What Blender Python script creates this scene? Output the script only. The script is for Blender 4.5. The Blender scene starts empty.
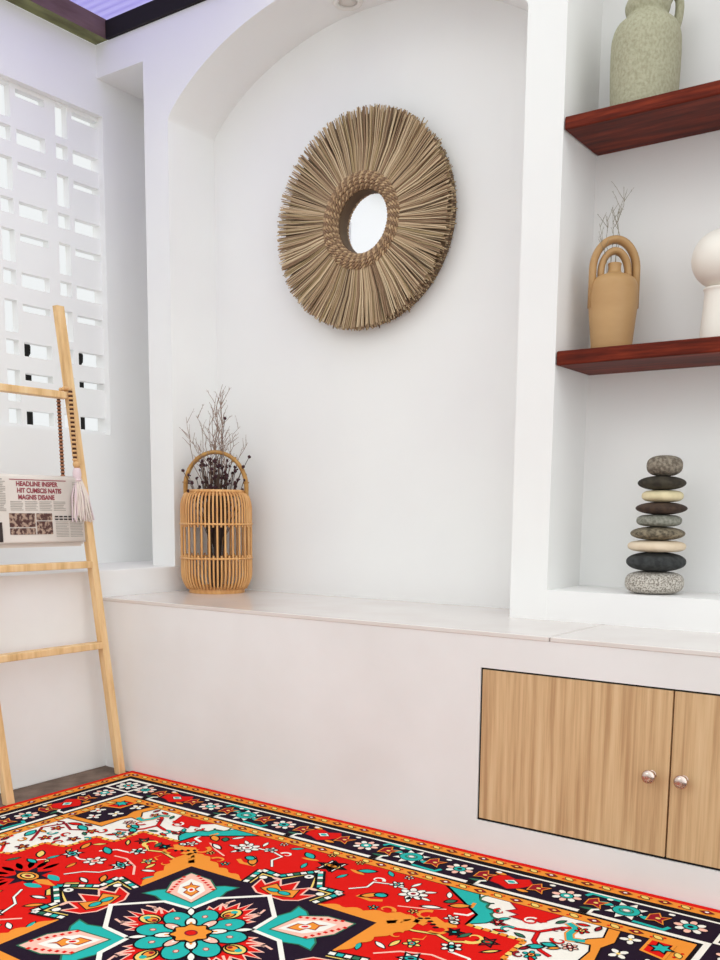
import bpy, bmesh, math, random
from mathutils import Vector, Matrix
random.seed(7)
PI = math.pi
SC = bpy.context.scene
COL = SC.collection

# ------------------------------------------------------------------ camera
def mrot(a, b, c):
    ca, sa, cb, sb, cc, sc = math.cos(a), math.sin(a), math.cos(b), math.sin(b), math.cos(c), math.sin(c)
    yaw = Matrix(((ca, 0, sa), (0, 1, 0), (-sa, 0, ca)))
    pit = Matrix(((1, 0, 0), (0, cb, -sb), (0, sb, cb)))
    rol = Matrix(((cc, -sc, 0), (sc, cc, 0), (0, 0, 1)))
    return rol @ pit @ yaw @ Matrix(((1, 0, 0), (0, 0, -1), (0, 1, 0)))
M = mrot(.614, .1365, .0093)                 # world -> image axes (x right, y down, z forward)
right, down, fwd = Vector(M[0]), Vector(M[1]), Vector(M[2])
cam_d = bpy.data.cameras.new('camera')
cam = bpy.data.objects.new('camera', cam_d); COL.objects.link(cam)
R3 = Matrix((right, -down, -fwd)).transposed()
cam.matrix_world = Matrix.Translation((2.618, -2.2, .905)) @ R3.to_4x4()
cam_d.sensor_fit = 'VERTICAL'; cam_d.sensor_height = 24.0
cam_d.lens = 962.4 / 960 * 24.0
cam_d.shift_y = (643 - 480) / 960
cam_d.clip_start = .05
SC.camera = cam

# ------------------------------------------------------------------ world, sun, exposure
w = bpy.data.worlds.new('world'); SC.world = w; w.use_nodes = True
bg = w.node_tree.nodes['Background']
bg.inputs[0].default_value = (.965, .995, 1.0, 1)
_tc = w.node_tree.nodes.new('ShaderNodeTexCoord'); _sp = w.node_tree.nodes.new('ShaderNodeVectorMath'); _sp.operation = 'DOT_PRODUCT'; _sp.inputs[1].default_value = (.80, .05, .60); _mr = w.node_tree.nodes.new('ShaderNodeMapRange')
_mr.inputs['From Min'].default_value = 0.0; _mr.inputs['From Max'].default_value = 1.0
_mr.inputs['To Min'].default_value = 1.28; _mr.inputs['To Max'].default_value = 2.75      # overcast sky, made brighter towards the right to light the left wall
w.node_tree.links.new(_tc.outputs['Generated'], _sp.inputs[0]); w.node_tree.links.new(_sp.outputs['Value'], _mr.inputs['Value']); w.node_tree.links.new(_mr.outputs[0], bg.inputs[1])
sd = bpy.data.lights.new('sun', 'SUN'); sd.energy = .35; sd.angle = math.radians(24); sd.color = (1, .965, .93)
sun = bpy.data.objects.new('sun', sd); COL.objects.link(sun)
sun.rotation_euler = Vector((.34, .80, -.50)).to_track_quat('-Z', 'Y').to_euler()
vs = SC.view_settings
vs.view_transform = 'Standard'; vs.look = 'None'; vs.gamma = 1; vs.use_curve_mapping = False
vs.exposure = -0.50

# ------------------------------------------------------------------ materials
def s2l(c): return tuple(((x / 255) / 12.92 if x / 255 <= .04045 else ((x / 255 + .055) / 1.055) ** 2.4) for x in c)
def mat(name, rgb, rough=.6, metal=0, spec=.4, noise=None, bump=0, bscale=40, coat=0):
    m = bpy.data.materials.new(name); m.use_nodes = True
    nt = m.node_tree; b = nt.nodes['Principled BSDF']
    c = s2l(rgb)
    b.inputs['Base Color'].default_value = (*c, 1); b.inputs['Roughness'].default_value = rough
    b.inputs['Metallic'].default_value = metal; b.inputs['Specular IOR Level'].default_value = spec
    b.inputs['Coat Weight'].default_value = coat
    if noise or bump:
        tc = nt.nodes.new('ShaderNodeTexCoord')
    if noise:   # (scale vector, rgb2, detail, lo, hi)
        mp = nt.nodes.new('ShaderNodeMapping'); mp.inputs['Scale'].default_value = noise[0]
        nz = nt.nodes.new('ShaderNodeTexNoise'); nz.inputs['Scale'].default_value = 1; nz.inputs['Detail'].default_value = noise[2]
        cr = nt.nodes.new('ShaderNodeValToRGB')
        cr.color_ramp.elements[0].position = noise[3]; cr.color_ramp.elements[1].position = noise[4]
        cr.color_ramp.elements[0].color = (*c, 1); cr.color_ramp.elements[1].color = (*s2l(noise[1]), 1)
        nt.links.new(tc.outputs['Object'], mp.inputs[0]); nt.links.new(mp.outputs[0], nz.inputs['Vector'])
        nt.links.new(nz.outputs['Fac'], cr.inputs[0]); nt.links.new(cr.outputs[0], b.inputs['Base Color'])
    if bump:
        n2 = nt.nodes.new('ShaderNodeTexNoise'); n2.inputs['Scale'].default_value = bscale; n2.inputs['Detail'].default_value = 4
        bp = nt.nodes.new('ShaderNodeBump'); bp.inputs['Strength'].default_value = bump; bp.inputs['Distance'].default_value = .01
        nt.links.new(tc.outputs['Object'], n2.inputs['Vector']); nt.links.new(n2.outputs['Fac'], bp.inputs['Height'])
        nt.links.new(bp.outputs[0], b.inputs['Normal'])
    return m

plaster = mat('white plaster', (242, 242, 240), .75, spec=.25, noise=((2, 2, 2), (238, 237, 236), 3, .35, .7), bump=.12, bscale=6)
plaster_warm = mat('bench plaster', (238, 237, 236), .6, spec=.3, noise=((3, 3, 3), (231, 229, 227), 4, .35, .7), bump=.15, bscale=7)
tile = mat('glossy tile', (226, 219, 214), .16, spec=.5, noise=((4, 4, 4), (220, 211, 205), 3, .4, .7), bump=.03, bscale=9)
grout = mat('grout', (150, 140, 134), .9)
black = mat('dark recess', (18, 14, 12), .8)
concrete = mat('grey brown concrete', (126, 106, 94), .85, noise=((14, 14, 14), (98, 82, 72), 6, .35, .65), bump=.3, bscale=60)
oak = mat('light oak veneer', (205, 168, 122), .5, spec=.3)
def grain(m, c1, c2, c3, sc, lo=.35, hi=.7):
    nt = m.node_tree; b = nt.nodes['Principled BSDF']
    tc = nt.nodes.new('ShaderNodeTexCoord')
    mp = nt.nodes.new('ShaderNodeMapping'); mp.inputs['Scale'].default_value = sc
    nz = nt.nodes.new('ShaderNodeTexNoise'); nz.inputs['Scale'].default_value = 1; nz.inputs['Detail'].default_value = 5; nz.inputs['Roughness'].default_value = .65
    cr = nt.nodes.new('ShaderNodeValToRGB')
    e = cr.color_ramp.elements; e[0].position = lo; e[1].position = hi; e[0].color = (*s2l(c1), 1); e[1].color = (*s2l(c3), 1)
    x = e.new((lo + hi) / 2); x.color = (*s2l(c2), 1)
    nt.links.new(tc.outputs['Object'], mp.inputs[0]); nt.links.new(mp.outputs[0], nz.inputs['Vector'])
    nt.links.new(nz.outputs['Fac'], cr.inputs[0]); nt.links.new(cr.outputs[0], b.inputs['Base Color'])
grain(oak, (186, 147, 106), (213, 178, 134), (226, 195, 153), (62, 3, 1.6))
mahog = mat('mahogany', (110, 45, 25), .5, spec=.15)
grain(mahog, (52, 12, 4), (98, 30, 12), (140, 52, 26), (4, 40, 60), .3, .72)
pine = mat('pine wood', (226, 190, 138), .5, spec=.35)
grain(pine, (201, 158, 104), (228, 190, 138), (238, 207, 160), (30, 30, 3), .3, .7)
steel = mat('brushed nickel', (214, 196, 186), .25, metal=1)
mirror_m = mat('mirror glass', (245, 247, 250), .03, metal=1)
rattan = mat('rattan cane', (230, 178, 116), .4, noise=((60, 60, 9), (200, 138, 78), 3, .35, .75))
rattan_d = mat('rattan handle', (196, 150, 84), .5, noise=((40, 40, 40), (158, 112, 56), 3, .35, .75))
straw = [mat('straw tan', (182, 156, 124), .8), mat('straw brown', (140, 112, 86), .8), mat('straw pale', (208, 186, 152), .8), mat('straw olive', (158, 136, 98), .8), mat('straw dark', (100, 80, 60), .85)]
braid_m = mat('braided straw', (206, 176, 138), .8, noise=((90, 90, 90), (158, 126, 94), 2, .35, .65))
stoneware = mat('pale speckled stoneware', (178, 176, 150), .8, noise=((150, 150, 110), (160, 156, 130), 6, .40, .66), bump=.35, bscale=110)
tan_c = mat('tan ceramic', (192, 154, 106), .5, noise=((6, 6, 14), (176, 136, 88), 4, .3, .75))
white_c = mat('white ceramic', (240, 234, 224), .45, noise=((5, 5, 5), (234, 226, 214), 3, .3, .75))
beam_olive = mat('weathered beam', (134, 138, 92), .85, noise=((18, 6, 18), (88, 86, 56), 5, .35, .65))
beam_brown = mat('brown beam', (124, 98, 98), .8, noise=((30, 4, 30), (98, 74, 72), 5, .35, .65))
beam_black = mat('black beam', (26, 19, 20), .85, noise=((5, 30, 30), (24, 18, 20), 5, .35, .65))
paper = mat('newsprint', (222, 213, 204), .9)
ink = mat('newsprint ink', (176, 168, 160), .9)
ink_d = mat('dark ink', (60, 52, 50), .9)
ink_r = mat('maroon ink', (150, 66, 76), .9)
photo_m = mat('newsprint picture', (84, 56, 52), .9, noise=((70, 90, 90), (176, 150, 132), 3, .45, .6))
bead_m = mat('wooden bead', (214, 170, 118), .5)
bead_r = mat('reddish wooden bead', (176, 122, 90), .55)
cord_m = mat('dark cord', (74, 44, 30), .9)
cotton = mat('cotton', (230, 218, 208), .95)
cotton_p = mat('pinkish cotton', (226, 206, 210), .95)
twig_m = mat('dry twig', (150, 126, 112), .85)
twig_p = mat('pale dry twig', (190, 172, 158), .85)
sprig_m = mat('grey dry sprig', (140, 130, 110), .85)
bud_m = mat('dark seed head', (62, 34, 40), .85)
foil_m = mat('dark dry stems', (74, 56, 46), .9)
lamp_m = mat('white downlight trim', (232, 228, 222), .4)

def poly_mat():
    m = bpy.data.materials.new('lavender polycarbonate'); m.use_nodes = True
    nt = m.node_tree; nt.nodes.clear()
    o = nt.nodes.new('ShaderNodeOutputMaterial'); mx = nt.nodes.new('ShaderNodeMixShader')
    t = nt.nodes.new('ShaderNodeBsdfTranslucent'); p = nt.nodes.new('ShaderNodeBsdfTransparent')
    t.inputs[0].default_value = (.66, .63, .84, 1); p.inputs[0].default_value = (.70, .66, .90, 1)
    mx.inputs[0].default_value = .45
    nt.links.new(t.outputs[0], mx.inputs[2]); nt.links.new(p.outputs[0], mx.inputs[1]); nt.links.new(mx.outputs[0], o.inputs[0])
    return m
polyc = poly_mat()

def stone_mat(name, c1, c2, sc, lo=.4, hi=.6, rough=.8):
    return mat(name, c1, rough, noise=((sc, sc, sc), c2, 5, lo, hi), bump=.2, bscale=sc)

# ------------------------------------------------------------------ mesh helpers
def finish(name, bm, mats, parent=None, smooth=False, bevel=0, seg=2, recalc=True):
    if recalc: bmesh.ops.recalc_face_normals(bm, faces=bm.faces)
    me = bpy.data.meshes.new(name); bm.to_mesh(me); bm.free()
    for m_ in (mats if isinstance(mats, (list, tuple)) else [mats]): me.materials.append(m_)
    if smooth:
        for p in me.polygons: p.use_smooth = True
    o = bpy.data.objects.new(name, me); COL.objects.link(o)
    if parent: o.parent = parent
    if bevel:
        bv = o.modifiers.new('bevel', 'BEVEL'); bv.width = bevel; bv.segments = seg; bv.limit_method = 'ANGLE'; bv.angle_limit = math.radians(40)
    return o
def empty(name, loc, label, cat, group=None, rz=0):
    o = bpy.data.objects.new(name, None); COL.objects.link(o); o.location = loc; o.rotation_euler = (0, 0, rz)
    o.empty_display_size = .05
    o['label'] = label; o['category'] = cat
    if group: o['group'] = group
    return o
def tag(o, label, cat, group=None, kind=None):
    o['label'] = label; o['category'] = cat
    if group: o['group'] = group
    if kind: o['kind'] = kind
    return o
def struct(o, label, cat):
    o['kind'] = 'structure'; o['label'] = label; o['category'] = cat; return o
def box(bm, x0, x1, y0, y1, z0, z1, mi=0):
    v = [bm.verts.new((x, y, z)) for z in (z0, z1) for y in (y0, y1) for x in (x0, x1)]
    for f in ((0, 1, 3, 2), (4, 6, 7, 5), (0, 4, 5, 1), (1, 5, 7, 3), (3, 7, 6, 2), (2, 6, 4, 0)):
        fc = bm.faces.new([v[i] for i in f]); fc.material_index = mi
    return v
def tube(bm, pts, r, n=6, mi=0, closed=False, flat=1.0, up=None):
    pts = [Vector(p) for p in pts]; N = len(pts); rings = []
    rr = r if isinstance(r, (list, tuple)) else [r] * N
    prev = None
    for i, p in enumerate(pts):
        if closed: t = pts[(i + 1) % N] - pts[i - 1]
        else: t = pts[min(i + 1, N - 1)] - pts[max(i - 1, 0)]
        t.normalize()
        if up is not None: a = (Vector(up) - t * t.dot(Vector(up))).normalized()
        else:
            if prev is None:
                a = t.orthogonal().normalized()
            else:
                a = (prev - t * t.dot(prev)).normalized()
        prev = a; b = t.cross(a)
        rings.append([bm.verts.new(p + a * math.cos(2 * PI * k / n) * rr[i] + b * math.sin(2 * PI * k / n) * rr[i] * flat) for k in range(n)])
    for i in range(N if closed else N - 1):
        A, B = rings[i], rings[(i + 1) % N]
        for k in range(n):
            f = bm.faces.new((A[k], A[(k + 1) % n], B[(k + 1) % n], B[k])); f.material_index = mi
    if not closed:
        for R_ in (rings[0][::-1], rings[-1]):
            f = bm.faces.new(R_); f.material_index = mi
def lathe(bm, prof, n=48, c=(0, 0, 0), mi=0, sx=1, sy=1):
    rings = []
    for (r, z) in prof:
        if r < 1e-5: rings.append([bm.verts.new((c[0], c[1], c[2] + z))])
        else: rings.append([bm.verts.new((c[0] + r * sx * math.cos(2 * PI * k / n), c[1] + r * sy * math.sin(2 * PI * k / n), c[2] + z)) for k in range(n)])
    for A, B in zip(rings, rings[1:]):
        for k in range(n):
            k2 = (k + 1) % n
            if len(A) == 1 and len(B) == 1: continue
            if len(A) == 1: f = bm.faces.new((A[0], B[k], B[k2]))
            elif len(B) == 1: f = bm.faces.new((A[k], A[k2], B[0]))
            else: f = bm.faces.new((A[k], A[k2], B[k2], B[k]))
            f.material_index = mi
def smoothprof(pts, k=5):
    out = []
    P = [pts[0]] + list(pts) + [pts[-1]]
    for i in range(1, len(P) - 2):
        p0, p1, p2, p3 = P[i - 1], P[i], P[i + 1], P[i + 2]
        for j in range(k):
            t = j / k
            out.append(tuple(.5 * ((2 * p1[d]) + (-p0[d] + p2[d]) * t + (2 * p0[d] - 5 * p1[d] + 4 * p2[d] - p3[d]) * t * t + (-p0[d] + 3 * p1[d] - 3 * p2[d] + p3[d]) * t ** 3) for d in range(len(p1))))
    out.append(tuple(pts[-1])); return out

# ------------------------------------------------------------------ the room
XL = -.03      # face of the low left dado
YM = .35       # main wall face
YB = .585       # back of the arch niche and of the shelf niche
XW = -.40      # upper left wall face
ZL = .693      # ledge height
ZC = 2.60
bm = bmesh.new(); box(bm, -.9, 4.2, -3.6, .9, -.1, 0)
struct(finish('floor', bm, concrete), 'grey brown concrete floor showing in the corner beside the rug', 'floor')

bm = bmesh.new()
zt, z1 = 2.36, 1.19; yr, yl = .374, -.826
box(bm, -.475, XW, -3.2, .6, ZL - .001, z1); box(bm, -.475, XW, -3.2, .6, zt, ZC)
box(bm, -.475, XW, -3.2, yl, z1, zt); box(bm, -.475, XW, yr, .6, z1, zt)
struct(finish('wall_left', bm, plaster), 'white plastered upper left wall around the pierced block window', 'wall')
bm = bmesh.new(); box(bm, -.62, XL, -3.2, YB + .02, 0, ZL)
struct(finish('wall_left', bm, plaster_warm, bevel=.004), 'low projecting pinkish white part of the left wall behind the ladder', 'wall')

# pierced block window
bm = bmesh.new()
gx0, gx1 = -.462, -.43
def gb(y0, y1, za, zb):
    za = max(za, z1); zb = min(zb, zt)
    if zb > za + 1e-4 and y1 > y0 + 1e-4: box(bm, gx0, gx1, y0, y1, za, zb)
for b in range(5):
    o = yr - .24 * b
    gb(o - .24, o - .193, z1, zt); gb(o - .141, o - .119, z1, zt)
    box(bm, gx0, gx1, o - .193, o - .141, 2.353, zt); box(bm, gx0, gx1, o - .119, o, 2.353, zt)
    for r_ in range(5):
        t = 2.353 - .24 * r_
        gb(o - .193, o - .141, t - .136, t - .110); gb(o - .193, o - .141, t - .24, t - .187)
        gb(o - .119, o, t - .007, t); gb(o - .119, o, t - .139, t - .032); gb(o - .119, o, t - .24, t - .188)
struct(finish('window_1', bm, plaster), 'white pierced concrete block window in the left wall', 'window')

# main wall with the recess, the arch and the shelf niche
XN = 1.472; XR = 2.46
A0, A1, ZS, RISE = XL, 1.357, 2.262, .272
def archz(x):
    c = (A0 + A1) / 2; h = (A1 - A0) / 2; u = min(1, abs(x - c) / h)
    R_ = (h * h + RISE * RISE) / (2 * RISE)
    circ = math.sqrt(R_ * R_ - (u * h) ** 2) - (R_ - RISE)
    el = RISE * math.sqrt(max(0, 1 - u ** 2))
    return ZS + .75 * circ + .25 * el
bm = bmesh.new()
NA = 64
out = [(XW, ZC), (XW, 2.485), (-.15, 2.485), (-.15, ZL), (XL, ZL), (XL, ZS)]
arc = [(A0 + (A1 - A0) * (.5 - .5 * math.cos(PI * i / NA)), ) for i in range(1, NA)]
out += [(a[0], archz(a[0])) for a in arc] + [(A1, ZS), (A1, .6), (XN, .6), (XN, 2.5), (XR, 2.5), (XR, .6), (3.6, .6), (3.6, ZC)]
vf = [bm.verts.new((x, YM, z)) for x, z in out]; vb = [bm.verts.new((x, YB + .02, z)) for x, z in out]
n = len(out)
for i in range(n): bm.faces.new((vf[i], vf[(i + 1) % n], vb[(i + 1) % n], vb[i]))
ff = bm.faces.new(vf); fb = bm.faces.new(vb[::-1])
bm.normal_update(); bmesh.ops.triangulate(bm, faces=[ff, fb])
box(bm, -.475, 3.6, YB, YB + .25, .6, ZC)
box(bm, XN - .002, XR + .002, YM + .001, YB + .01, .6, .686)
wb = struct(finish('wall_back', bm, plaster), 'white main wall with arched niche, slim column and tall shelf niche', 'wall')

# ------------------------------------------------------------------ bench and cabinet
bench = empty('built_in_bench', (1.6, .17, 0), 'long white plastered built-in bench with a glossy tiled top under the arch', 'bench')
def rel(o, par):
    o.parent = par; o.matrix_parent_inverse = par.matrix_basis.inverted(); return o
CX0, CX1, CZ0, CZ1 = 1.452, 2.462, .095, .505
bm = bmesh.new()
box(bm, XL, CX0, 0, YB, 0, .588); box(bm, CX1, 3.6, 0, YB, 0, .588)
box(bm, CX0, CX1, 0, YB, CZ1, .588); box(bm, CX0, CX1, 0, YB, 0, CZ0)
rel(finish('bench_body', bm, plaster_warm), bench)
bm = bmesh.new()
for x0, x1 in ((XL, 1.64), (1.643, 2.9), (2.903, 3.6)): box(bm, x0, x1, -.002, YB, .588, .6)
box(bm, 1.639, 1.644, 0, YB, .588, .5985, 1); box(bm, 2.89, 2.91, 0, YB, .588, .5985, 1)
rel(finish('bench_top', bm, [tile, grout], bevel=.002), bench)

cab = empty('built_in_cabinet', ((CX0 + CX1) / 2, .2, CZ0), 'light oak veneered low cabinet set into the bench front', 'cabinet')
bm = bmesh.new()
e = .001
box(bm, CX0 + e, CX0 + .004, .004, .34, CZ0 + e, CZ1 - e); box(bm, CX1 - .004, CX1 - e, .004, .34, CZ0 + e, CZ1 - e)
box(bm, CX0 + e, CX1 - e, .004, .34, CZ1 - .004, CZ1 - e); box(bm, CX0 + e, CX1 - e, .004, .34, CZ0 + e, CZ0 + .004)
box(bm, CX0 + e, CX1 - e, .33, .34, CZ0 + e, CZ1 - e)
rel(finish('carcass', bm, black), cab)  # near-black colour stands in for the shade in the gaps round the doors
mid = 1.953
for (x0, x1, kx) in ((CX0 + .005, mid - .002, 1.911), (mid + .002, CX1 - .005, 1.986)):
    bm = bmesh.new(); box(bm, x0, x1, .002, .02, CZ0 + .006, CZ1 - .005)
    d = rel(finish('door', bm, oak, bevel=.0012), cab)
    bm = bmesh.new()
    prof = smoothprof([(0, .034), (.006, .0335), (.0125, .031), (.0165, .026), (.0155, .021), (.009, .017), (.0065, .012), (.0065, .004), (.011, .002), (.011, -.001)])
    lathe(bm, prof, 32)
    k = finish('knob', bm, steel, smooth=True, parent=d)
    k['label'] = 'round nickel knob'
    k.rotation_euler = (PI / 2, 0, 0); k.location = (kx, .002, .295)

# ------------------------------------------------------------------ roof
bm = bmesh.new(); box(bm, XW, XW + .068, -3.2, YM, ZC + .001, ZC + .068)
for f in bm.faces: 
    if f.calc_center_median().x > XW + .06 : f.material_index = 1
tag(finish('roof_beam', bm, [beam_olive, beam_brown], recalc=True), 'weathered olive and brown roof beam running over the left wall', 'beam')
bm = bmesh.new(); box(bm, XW + .07, 3.6, YM - .012, YM + .06, ZC + .001, ZC + .062)
tag(finish('roof_beam', bm, beam_black), 'black roof beam running over the main arched wall', 'beam')
bm = bmesh.new(); box(bm, XW - .1, .5, -.45, YM + .1, ZC + .09, ZC + .096)
for i in range(26): box(bm, XW - .1, .5, -.45 + i * .034, -.446 + i * .034, ZC + .096, ZC + .104)
struct(finish('ceiling', bm, polyc), 'lavender translucent corrugated roof sheet above the beams', 'ceiling')

# downlight in the arch soffit
dx, dy = .635, .512; dz = archz(dx)
dl = empty('recessed_downlight', (dx, dy, dz), 'small round white downlight set in the underside of the arch', 'ceiling light')
bm = bmesh.new(); lathe(bm, smoothprof([(.030, .001), (.032, -.006), (.040, -.009), (.047, -.006), (.049, .001)], 4), 40)
finish('trim_ring', bm, lamp_m, dl, smooth=True)
bm = bmesh.new(); lathe(bm, [(0, -.003), (.012, -.004), (.029, -.003), (.030, 0)], 40)
o_ = finish('lens', bm, mat('frosted lens', (214, 208, 200), .3), dl, smooth=True)
dl.rotation_euler = (0, math.radians(-1), 0)

# dark bars behind the pierced window
for i, y in enumerate((.323, .083, -.157)):
    bm = bmesh.new(); box(bm, -.518, -.502, y - .011, y + .011, z1, 1.425); lathe(bm, [(0, 1.425), (.004, 1.43), (.004, 1.455), (.013, 1.47), (.014, 1.495), (.008, 1.51), (0, 1.512)], 12, (-.51, y, 0))
    tag(finish('window_bar', bm, black), ('dark upright bar seen through the rightmost openings of the block window', 'dark upright bar seen through the second column of openings, left of the ladder top', 'dark upright bar seen at the left edge behind the block window')[i], 'bar', 'dark bars behind the pierced window')

# ------------------------------------------------------------------ wooden shelves
bm = bmesh.new(); box(bm, XN + .003, XR, YM + .0, YB - .001, 1.921, 1.955)
tag(finish('wooden_shelf', bm, mahog, bevel=.004), 'upper dark red wooden shelf in the niche, under the stoneware jug', 'shelf')
bm = bmesh.new(); box(bm, XN + .003, XR, YM + .0, YB - .001, 1.308, 1.347)
tag(finish('wooden_shelf', bm, mahog, bevel=.004), 'lower dark red wooden shelf in the niche, under the tan and white vases', 'shelf')

# ------------------------------------------------------------------ straw mirror
mr = empty('round_straw_mirror', (.679, YB, 1.858), 'round wall mirror in a wide sunburst frame of dry straw', 'mirror')
mr.rotation_euler = (0, 0, 0)
def P(r, a, y): return (r * math.cos(a), -y, r * math.sin(a))
bm = bmesh.new()
def ringdisc(bm, r0, r1, y0, y1, n=96, mi=0):
    q = []
    for (r, y) in ((r0, y0), (r1, y0), (r1, y1), (r0, y1)):
        q.append([bm.verts.new(P(r, 2 * PI * k / n, y)) for k in range(n)])
    for j in range(4):
        A, B = q[j], q[(j + 1) % 4]
        for k in range(n): bm.faces.new((A[k], A[(k + 1) % n], B[(k + 1) % n], B[k])).material_index = mi
ringdisc(bm, .10, .335, .004, .036)
finish('backing', bm, straw[4], mr)
bm = bmesh.new()
for layer, (cnt, ya, yb, rl) in enumerate(((420, .012, .014, .345), (420, .030, .034, .350), (460, .042, .052, .352), (560, .048, .068, .349))):
    for i in range(cnt):
        a = 2 * PI * (i + random.uniform(-.4, .4)) / cnt
        a2 = a + random.gauss(0, .016)
        L = rl * .988 + random.uniform(-.007, .005) + (random.uniform(0, .012) if random.random() < .05 else 0)
        r = random.uniform(.0015, .0026)
        j = random.uniform(-.003, .003)
        tube(bm, [P(.135, a, ya + .006 + j), P(.24, (a + a2) / 2, ya + .003 + j), P(L, a2, yb + j)], [r, r, r * .85], 4, random.choices(range(5), (38, 18, 26, 12, 6))[0])
fr = finish('straw_fringe', bm, straw, mr, recalc=False); fr['kind'] = 'stuff'
def rope(bm, R_, y, rad, turns, n=6):
    for ph in (0, PI):
        N = turns * 7
        tube(bm, [P(R_ + rad * .55 * math.cos(turns * 2 * PI * i / N + ph), 2 * PI * i / N, y + rad * .55 * math.sin(turns * 2 * PI * i / N + ph)) for i in range(N)], rad * .56, 5, 1 if ph else 0, True)
bm = bmesh.new()
for R_, y in ((.112, .052), (.1215, .059), (.131, .062), (.1405, .060), (.149, .055)): rope(bm, R_, y, .0070, 34)
for y in (.043, .032, .022): rope(bm, .107, y, .0064, 32)
finish('braided_rim', bm, [braid_m, straw[1]], mr, smooth=True)
bm = bmesh.new()
v = [bm.verts.new(P(.112, 2 * PI * k / 64, .014)) for k in range(64)]; v2 = [bm.verts.new(P(.112, 2 * PI * k / 64, .009)) for k in range(64)]
bm.faces.new(v); bm.faces.new(v2[::-1])
for k in range(64): bm.faces.new((v[k], v[(k + 1) % 64], v2[(k + 1) % 64], v2[k]))
finish('mirror_glass', bm, mirror_m, mr)

# ------------------------------------------------------------------ rattan basket with dried flowers
BX, BY = .112, .425
bk = empty('rattan_lantern_basket', (BX, BY, .6), 'tall round open rattan basket with an arched cane handle, on the bench corner', 'basket')
rb = .128; bk.scale = (1, 1, .965)
def brad(z):   # outer radius of ribs along height (0..0.385)
    if z < .075: return .098 + (rb - .098) * math.sin(PI / 2 * (z / .075))
    if z > .315: return .100 + (rb - .100) * math.sqrt(max(0, 1 - ((z - .315) / .067) ** 2))
    return rb
bm = bmesh.new(); lathe(bm, smoothprof([(0, .002), (.096, .002), (.101, .0), (.104, .010), (.101, .020), (.094, .022), (.09, .014), (0, .014)], 3), 48)
finish('base_ring', bm, rattan, bk, smooth=True)
def ring(bm, R_, z, r, n=48): tube(bm, [(R_ * math.cos(2 * PI * k / n), R_ * math.sin(2 * PI * k / n), z) for k in range(n)], r, 7, 0, True)
bm = bmesh.new(); ring(bm, .098, .384, .007); ring(bm, .098, .372, .005); ring(bm, .090, .386, .005)
finish('top_rim', bm, rattan, bk, smooth=True)
for zz in (.133, .262):
    bm = bmesh.new(); ring(bm, rb - .007, zz, .0045); ring(bm, rb + .0035, zz, .0035)
    # small lashing turns where the canes cross the hoop
    finish('hoop', bm, rattan, bk, smooth=True)
def zs(a, b, n): return [a + (b - a) * i / (n - 1) for i in range(n)]
NR = 28
for k in range(NR):
    a = 2 * PI * (k + .5) / NR
    bm = bmesh.new(); tube(bm, [(brad(z) * math.cos(a), brad(z) * math.sin(a), z) for z in zs(.016, .382, 30)], .0038, 6)
    finish('cane', bm, rattan, bk, smooth=True)
for k in range(NR):
    a = 2 * PI * (k + 1) / NR
    for z0, z1_ in ((.016, .145), (.250, .382)):
        bm = bmesh.new(); tube(bm, [(brad(z) * math.cos(a), brad(z) * math.sin(a), z) for z in zs(z0, z1_, 16)], .0036, 6)
        finish('cane', bm, rattan, bk, smooth=True)
ha = .62    # handle plane direction, roughly facing the room
hd = Vector((math.cos(ha), math.sin(ha), 0))
bm = bmesh.new()
for off, hr in ((-.008, .112), (.008, .112)):
    nn = Vector((-hd.y, hd.x, 0)) * off
    pts = [hd * hr + nn + Vector((0, 0, .355))] + [hd * hr * math.cos(PI * i / 24) + nn + Vector((0, 0, .40 + .132 * math.sin(PI * i / 24))) for i in range(25)] + [-hd * hr + nn + Vector((0, 0, .355))]
    tube(bm, pts, .0075, 8)
for i in range(1, 24, 2):
    c = hd * .112 * math.cos(PI * i / 24) + Vector((0, 0, .40 + .132 * math.sin(PI * i / 24)))
    t = Vector((-hd.x * math.sin(PI * i / 24), -hd.y * math.sin(PI * i / 24), math.cos(PI * i / 24)))
    if i in (1, 7, 17, 23):
        q = t.normalized(); nn = Vector((-hd.y, hd.x, 0)); b_ = q.cross(nn)
        tube(bm, [c + nn * .0175 * math.cos(s) + b_ * .0105 * math.sin(s) for s in [2 * PI * j / 12 for j in range(12)]], .0022, 5, 0, True)
finish('handle', bm, rattan_d, bk, smooth=True)

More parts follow.
